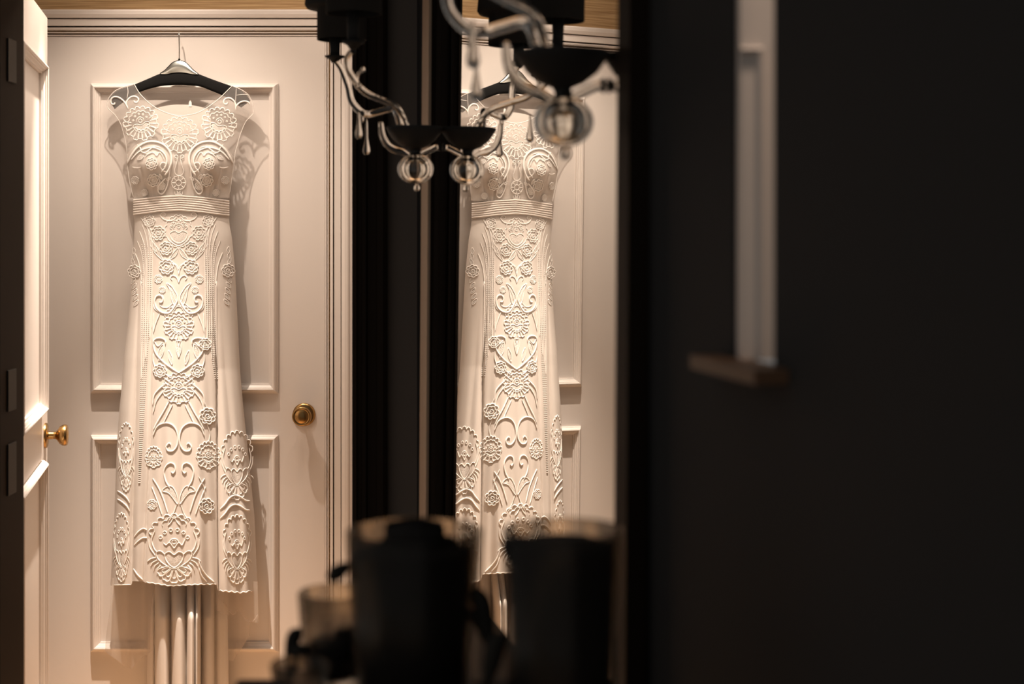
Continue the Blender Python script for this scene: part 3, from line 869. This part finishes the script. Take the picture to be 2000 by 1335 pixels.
# --- clusters on the fold edges
st, pt = rose(406, 812, 15, 1.8, 10); motif('lace_rosette', st, pt)
st, pt = lotus(407, 892, 24, 1.7, n=9, crown=1.4); motif('lace_flower', [(q_, w_, c_) for q_, w_, c_ in st], pt)
st, pt = lotus(300, 896, 17, 1.6, n=9, crown=1.6); motif('lace_flower', st, pt)
st, pt = rose(404, 988, 14, 1.8, 40); motif('lace_rosette', st, pt)
st, pt = rose(297, 985, 9, 1.6, 40); motif('lace_rosette', st, pt)
st, pt = rose(401, 672, 11, 1.6, 0); motif('lace_rosette', st, pt)
motif('scroll_cord', [([(398, 780), (404, 796), (408, 804)], 2.0, False), ([(404, 826), (410, 846), (408, 864)], 2.0, False), ([(388, 930), (398, 950), (402, 972)], 2.0, False)])

def big(cx, cy, wx, w=2.0):
    """large border flower, cx/cy = eye, wx = half width"""
    k = wx/48.0
    T = lambda p: [(cx+x*k, cy+y) for x, y in p]
    st = [(T(scallop(0, -6, 44, 44, 9, 190, 350, .13)), w, False)]
    st += [(T([(-27+9*i-0, -22-7*math.sin(PI*i/6))])*1, w, False) for i in range(0)]
    for i in range(6):
        a = math.radians(205+130*i/5); st.append((T(circ(28*math.cos(a), 2+26*math.sin(a), 3.2, 8)), w*.75, True))
    st += [(T([(-20, 2), (-15, 6), (-9, 1), (-4, 7), (0, 12), (4, 7), (9, 1), (15, 6), (21, -6)]), w, False), (T(circ(0, 0, 4, 8)), w*.8, True), (T(spiral(0, 2, 8.5, 8.5, 180, .5)), w*.8, False)]
    hv = [(-17, 24), (-9, 19), (0, 25), (9, 19), (17, 24), (14, 38), (0, 50), (-14, 38)]
    st += [(T(hv), w*.9, True), (T([(-17, 25), (-25, 18), (-33, 20), (-31, 32), (-18, 44), (0, 52), (18, 44), (31, 32), (33, 20), (25, 18), (17, 25)]), w*.9, False)]
    for s in (-1, 1):
        st.append((T([(s*36, -22), (s*42, -4), (s*38, 12), (s*32, 20)]), w, False))
        st.append((T([(s*48, -6), (s*46, 10), (s*36, 26)]), w*.9, False))
        for i in range(4):
            st.append((T([(s*(34-3*i), 30+5*i), (s*(44-4*i), 33+7*i), (s*(50-6*i), 38+9*i)]), w*.95, False))
    for i in range(5):
        a = 28+124*i/4; st.append((T(petal(0, 46, 8, 34, a, 15, .05)), w, False)); st.append((T(petal(0, 46, 8, 25, a, 7)), w*.7, False))
    return st, [T(hv)]
st, pt = big(340, 1058, 50, 2.2); motif('border_flower', st, pt)
motif('border_flower', [(scallop(340, 1034, 24, 22, 4, 200, 340, .15), 2.0, False), ([(340, 1006), (335, 1018), (328, 1026)], 1.8, False), ([(340, 1006), (345, 1018), (352, 1026)], 1.8, False)])
st, pt = big(463, 896, 31, 1.9); motif('border_flower', st, pt)
st, pt = big(246, 880, 15, 1.8); motif('border_flower', st, pt)
st, pt = big(463, 1060, 28, 1.9); motif('border_flower', st, pt)
st, pt = big(237, 1056, 15.5, 1.8); motif('border_flower', st, pt)
for y in (968, 986):
    motif('scroll_cord', [([(430, y+26), (440, y+16), (449, y+4), (459, y-1), (470, y+2), (480, y+9), (488, y+10)], 3.4, False)])
for y in (962, 978):
    motif('scroll_cord', [([(229, y-4), (238, y+2), (247, y+10), (253, y+20)], 3.2, False)])
motif('scroll_cord', [([(262, 1048), (270, 1038), (279, 1032), (286, 1034)], 2.8, False), ([(262, 1064), (270, 1056), (279, 1050), (287, 1050)], 2.6, False), ([(260, 1110), (268, 1122), (279, 1132)], 3.0, False)])
motif('scroll_cord', [([(388, 1094), (394, 1110), (404, 1124), (418, 1136)], 3.0, False), ([(388, 1108), (394, 1124), (404, 1136)], 2.6, False)])
# scalloped lace hem
motif('hem_trim', [([(x, float(hem(x))-1+(.8 if i % 2 else -.8)) for i, x in enumerate(np.linspace(286, 422, 24))], 1.5, False)])
motif('hem_trim', [([(x, float(hem(x))-1) for x in np.linspace(220, 256, 8)], 1.3, False)])
motif('hem_trim', [([(x, float(hem(x))-1+(1.2 if i % 2 else -1.2)) for i, x in enumerate(np.linspace(430, 492, 12))], 2.0, False)])

# ------------------------------------------------------------------ under layers and train
def surf(px, py, d):
    Z = DY-d
    return np.stack([(px-CX)*Z/F, Z, EYE+(HY-py)*Z/F], -1)
def lay_left(s, t):
    l, r = I(t, [0, .4, .8, 1], [218, 215, 207, 205]), 297
    px = l+(r-l)*s
    b = I(s, [0, .12, .25, .4, .5, .56, .7, 1], [1271, 1280, 1288, 1300, 1304, 1306, 1290, 1270])
    return px, 1128+(b-1128)*t
px, py, f = grid(50, 40, lay_left)
dchild('chiffon_layer', surf(px, py, .062+.016*np.sin((px-205)/9.5)+.00003*(py-1140)), f, M['chiffon'])
def lay_right(s, t):
    l, r = I(t, [0, .5, 1], [428, 426, 424]), I(t, [0, 1], [503, 505])
    px = l+(r-l)*s
    b = I(s, [0, .15, .35, .5, .65, .8, 1], [1190, 1198, 1201, 1190, 1204, 1214, 1216])
    return px, 1135+(b-1135)*t
px, py, f = grid(50, 30, lay_right)
dchild('chiffon_layer', surf(px, py, .072+.016*np.sin((px-424)/11+.4)), f, M['chiffon'])
def lay_mid(s, t):
    px = 440+(488-440)*s
    b = I(s, [0, .3, .6, 1], [1285, 1292, 1270, 1240])
    return px, 1150+(b-1150)*t
px, py, f = grid(30, 30, lay_mid)
dchild('chiffon_layer', surf(px, py, .046+.010*np.sin((px-424)/8)), f, M['chiffon'])
motif_edge = catmull([(436, 1176), (446, 1190), (456, 1199), (464, 1192), (472, 1198), (482, 1212), (494, 1212), (503, 1200)], 2)
V, Fc = tube_data([P(x, y, DY-.090) for x, y in motif_edge], .0012, 6)
dchild('hem_roll', V, Fc, M['chiffon'])
# satin train falling behind the front hem
def train(s, t):
    l = I(t, [0, .35, .8, 1], [292, 288, 284, 284]); r = I(t, [0, .3, 1], [446, 446, 448])
    return l+(r-l)*s, 1120+(1560-1120)*t
px, py, f = grid(150, 80, train)
bx = [286, 302, 333, 364, 381, 393, 420, 448]
base = np.interp(px, bx, [.036, .052, .078, .104, .118, .062, .045, .036])
amp_ = np.clip((py-1095)/110, .35, 1)+np.clip((py-1150)/900, 0, .4)
dd = .036+(base-.036)*amp_
for i, A in enumerate((.020, .052, .044, .040, .050, .040, .024)):
    u = (px-bx[i])/(bx[i+1]-bx[i]); ins = (u >= 0) & (u < 1)
    dd += np.where(ins, A*amp_*(1-np.abs(2*u-1)**2.6)**.8, 0)
dd += .003*np.sin(px/6+py*.006)
dchild('train', surf(px, py, dd), f, M['satin'])

# ------------------------------------------------------------------ glass wall sconces on the mirror
FY = 2.766                                  # the far sconce; its drawn outline fixes the lamp's proportions
FB = Vector((WX(FY), FY, EYE))+NRM*0.0
def lamp_pt(px, py, b=0.0):
    """point of the lamp: a out of the wall, b along the wall towards the room's near end"""
    u = (px-CX)/F; n, t = NRM, TAN
    a = (FB.x+b*t.x-u*(FB.y+b*t.y))/(u*n.y-n.x)
    y = FB.y+a*n.y+b*t.y
    return n*a+t*b+Vector((0, 0, (HY-py)*y/F))
def sconce(Y, label):
    base = Vector((WX(Y), Y, EYE))
    e = empty('wall_sconce', tuple(base)); tag(e, label, 'wall lamp', 'glass sconces on the mirror')
    pt = lamp_pt; u_ = NRM; k1 = FY/F
    def tub(name, pts, r, matl=M['glass'], b0=0.0, b1=0.0, seg=12):
        n0 = len(pts)
        c = catmull([tuple(pt(p[0], p[1], b0+(b1-b0)*(i/(n0-1)))) for i, p in enumerate(pts)], .004)
        n = len(c); rr = r if not hasattr(r, '__len__') else list(np.interp(np.linspace(0, 1, n), np.linspace(0, 1, len(r)), r))
        V, Fc = tube_data(c, rr, seg); return mk(name, V, Fc, matl, e, True)
    def lat(name, prof, c, matl, par=None, seg=36):
        V, Fc = lathe_data(prof, tuple(c), 'z', seg); return mk(name, V, Fc, matl, par or e, True)
    # short stem to the mirror
    tub('stem', [(855, 287), (846, 290), (834, 296), (822, 302), (815, 308)], .0055)
    V, Fc = lathe_data([(0, .006), (.005, .005), (.008, .002), (.0085, 0), (0, 0)], (0, 0, 0), 'z', 28)
    rot = Vector((0, 0, 1)).rotation_difference(u_).to_matrix()
    c0 = pt(857, 287); c0 = c0-u_*(c0.dot(u_)-.0215)
    mk('wall_rose', [rot @ Vector(p)+c0 for p in V], Fc, M['black'], e, True)
    # glass ball with finial
    prof = [(0, -.0265)]+[(.0325*math.cos(a), .0275*math.sin(a)) for a in np.linspace(-1.35, 1.25, 18)]+[(.0095, .031), (.009, .036)]
    inner = [(.005, .036), (.005, .026)]+[(.0185*math.cos(a), .0165*math.sin(a)) for a in np.linspace(1.25, -1.5, 14)]+[(0, -.0165)]
    lat('glass_ball', prof+inner, pt(811.5, 330), M['glass'])
    lat('finial', [(0, -.0075), (.004, -.0065), (.006, -.002), (.0055, .002), (.0025, .0055), (.0025, .011)], pt(814, 366), M['glass'])
    bt = pt(810, 251)
    lat('bowl', [(0, -.038), (.010, -.037), (.024, -.031), (.038, -.020), (.047, -.007), (.0515, 0), (.0505, .003), (.044, -.002), (.030, -.014), (0, -.020)], bt, M['black'])
    lat('bowl_neck', [(.011, -.036), (.007, -.044), (.010, -.050), (0, -.050)], bt, M['black'])
    # lower hook-shaped arm
    tub('arm', [(744, 238), (745, 252), (748, 267), (757, 283), (771, 293), (786, 297), (797, 304), (806, 310)], [.0046, .0060, .0066, .0066, .0060, .0050])
    # two long S-shaped arms reaching out to the shades, one away from the room and one into it
    t1 = [(782, 247), (775, 221), (767, 212), (745, 217), (722, 223), (709, 221), (696, 210), (686, 195), (681, 172), (674, 152), (666, 133), (655, 118)]
    t2 = [(794, 247), (783, 221), (771, 207), (745, 195), (720, 184), (702, 170), (691, 154), (680, 135), (677, 118), (682, 106), (690, 99)]
    B1, B2 = -.17, .17
    tub('arm', t1, [.0060, .0066, .0070, .0064, .0055], b1=B1)
    tub('arm', t2, [.0056, .0060, .0062, .0058, .0044], b1=B2)
    tub('curl', [(702, 170), (697, 159), (698, 148), (703, 141), (709, 137)], .0034, b0=.085, b1=.085, seg=8)
    lat('curl_tip', [(0, -.006), (.0045, -.003), (.0045, .003), (0, .006)], pt(709, 136, .085), M['glass'], seg=12)
    for (px, yb, yt, b) in ((654, 112, 78, B1), (690, 84, 27, B2)):
        # candle and black shade on each arm; both shades hang at one height
        c = pt(px, yb, b); top_ = pt(px, yt, b); h = top_.z-c.z
        lat('drip_pan', [(0, -.012), (.006, -.010), (.010, -.004), (.018, .000), (.019, .003), (.008, .002), (0, .002)], c, M['black'], seg=24)
        lat('candle_tube', [(0, .001), (.0098, .001), (.0098, h*.5), (.0118, h+.02), (0, h+.02)], c, M['black'], seg=24)
        s_ = pt(668 if b < 0 else 691, yt, b)
        lat('lamp_shade', [(.0445, 0), (.0470, 0), (.0470, .057), (.066, .059), (.070, .065), (.060, .19), (.057, .19), (.067, .066), (.0445, .060), (.0445, .001)], s_, M['shade'])
        lat('shade_lining', [(.012, .02), (.044, .03)], s_, M['shade'])
    for px, y0, y1, b in ((701, 218, 272, .05), (716, 228, 303, -.09), (708, 224, 240, -.10)):
        h = (y1-y0)*k1
        c = pt(px, y1, b)
        lat('glass_drop', [(0, 0), (.0045, .0015), (.0070, .006), (.0068, .012), (.0045, .022), (.0028, .032), (.0022, h*.85), (.0012, h), (0, h)] if h > .04 else [(0, 0), (.003, .003), (.002, h), (0, h)], c, M['glass'], seg=16)
    return e
sconce(FY, 'glass scroll sconce with black shades at the far left end of the mirror')
sconce(1.653, 'glass scroll sconce with wide black bowl at the near right end of the mirror')

# ------------------------------------------------------------------ console and smoked vases in the foreground
CT = 1.075
con = empty('console_table', (-.06, 1.28, 0)); tag(con, 'tall dark console table below the mirror holding smoked glass vases', 'table')
box('table_top', -.20, .16, -.17, .17, CT-.03, CT, M['dark_wood'], con, .004)
box('apron', -.18, .14, -.15, .15, CT-.12, CT-.03, M['dark_wood'], con)
for x in (-.18, .10):
    for y in (-.15, .11): box('leg', x, x+.04, y, y+.04, 0, CT-.12, M['dark_wood'], con, .003)
for x0, x1 in ((-.175, -.022), (-.018, .135)):
    d = box('drawer', x0, x1, -.158, -.15, CT-.112, CT-.038, M['dark_wood'], con, .002)
    V, Fc = lathe_data([(0, .016), (.006, .015), (.008, .010), (.004, .004), (.004, 0)], ((x0+x1)/2, -.158, CT-.075), '-y', 16)
    o = mk('knob', V, Fc, M['brass'], d, True)

def blob_rose(name, c, r, parent, seed):
    """dark rose head: overlapping cupped petals"""
    rnd = random.Random(seed); parts = []
    for layer, (np_, rr, lift) in enumerate(((3, .35, .5), (4, .62, .35), (5, .9, .1))):
        for i in range(np_):
            a = 2*PI*(i+layer*.4)/np_+rnd.uniform(-.2, .2); V, Fc = [], []
            for j in range(5):
                ph = j/4
                for k in range(5):
                    th_ = a+(k-2)/2*(1.0 if layer else 1.2)
                    rad = r*rr*(math.sin(ph*PI*.55+.15))*(1+.06*rnd.random())
                    V.append((c[0]+rad*math.cos(th_), c[1]+rad*math.sin(th_), c[2]-r*.6+r*(1.15*ph+lift*.3*ph)))
            for j in range(4):
                for k in range(4): Fc.append((j*5+k, j*5+k+1, (j+1)*5+k+1, (j+1)*5+k))
            parts.append((V, Fc))
    V, Fc = join_data(parts)
    return mk(name, V, Fc, M['petal'], parent, True)

def vase(px, py_rim, Z, r, r_bot, label, heads, extra=(), gap=.02):
    c = P(px, py_rim, Z); H = c.z-CT
    e = empty('glass_vase', (c.x, c.y, CT)); tag(e, label, 'vase', 'smoked vases on the console')
    prof = [(0, 0), (r_bot*.9, 0), (r_bot, .006), (r_bot+(r-r_bot)*.6, H*.55), (r, H-.002), (r-.0015, H), (r-.004, H-.001), (r_bot-.004+(r-r_bot)*.6, H*.55), (r_bot-.006, .012), (0, .010)]
    lathe('glass_body', prof, (0, 0, 0), M['smoke_glass'], e, seg=40)
    # dark filling of stems and petals
    hf = H-gap; fill = [(0, .0105), (r_bot-.007, .013), (r_bot-.0065+(r-r_bot)*.6*hf/H, hf*.55), (r_bot-.0065+(r-r_bot)*hf/H, hf), (r*.6, hf+.004), (0, hf+.006)]
    lathe('filling', fill, (0, 0, 0), M['petal'], e, seg=32)
    for i, (dx, dy, dz, rr) in enumerate(heads):
        blob_rose('rose_head', (dx, dy, H+dz), rr, e, i+int(px))
    for path, rad in extra:
        c3 = catmull(path, .004); V, Fc = tube_data(c3, rad if not hasattr(rad, '__len__') else list(np.interp(np.linspace(0, 1, len(c3)), np.linspace(0, 1, len(rad)), rad)), 8)
        mk('bud_stem', V, Fc, M['leaf'], e, True)
    return e

def leafmesh(name, a, b, wd, e, sag=.01):
    a, b = Vector(a), Vector(b); d = b-a; s_ = d.cross(Vector((0, 1, 0))).normalized()*wd
    V, Fc = [], []
    for i in range(9):
        t = i/8; c = a+d*t+Vector((0, 0, sag*math.sin(PI*t))); hw = math.sin(PI*min(1, t*.93+.05))**.8*.5
        V += [c-s_*hw, c+Vector((0, -.004*math.sin(PI*t), 0)), c+s_*hw]
    for i in range(8): Fc += [(3*i, 3*i+1, 3*i+4, 3*i+3), (3*i+1, 3*i+2, 3*i+5, 3*i+4)]
    o = mk(name, V, Fc, M['leaf'], e, True)
    m_ = o.modifiers.new('thickness', 'SOLIDIFY'); m_.thickness = .0012
    return o

Z2 = 1.30; s2 = Z2/F
v2 = vase(810, 1032, Z2, 134*s2, 104*s2, 'widest smoked glass vase of dark roses in the middle of the console', [(0, 0, -.012, .028), (.016, .012, -.022, .020), (-.012, .010, -.022, .020)],
          [([(-.052, -.012, .142), (-.062, -.016, .137), (-.070, -.016, .130)], [.002, .006, .0075, .004])], gap=.019)
v1 = vase(1100, 1030, 1.19, 120*1.19/F, 102*1.19/F, 'smoked glass vase of dark roses at the right end in front of the mirror', [(-.030, 0, -.022, .020), (.008, .010, -.036, .018)], gap=.014)
v3 = vase(655, 1153, 1.42, 74*1.42/F, 58*1.42/F, 'smoked glass vase left of and behind the widest vase', [(.016, -.004, -.044, .018)], gap=.048)
v4 = vase(585, 1292, 1.31, 58*1.31/F, 38*1.31/F, 'smallest and lowest smoked glass vase at the left end of the console', [(.010, 0, -.046, .012)], gap=.06)
leafmesh('leaf', (-.030, -.020, .060), (-.042, -.020, .020), .014, v3)
leafmesh('leaf', (-.020, -.026, .045), (-.040, -.028, .012), .018, v3)
leafmesh('leaf', (.050, -.02, .125), (.066, -.03, .075), .016, v2)
leafmesh('leaf', (.046, -.02, .105), (.072, -.03, .060), .014, v2)
leafmesh('leaf', (-.046, -.02, .115), (-.060, -.03, .070), .016, v1)
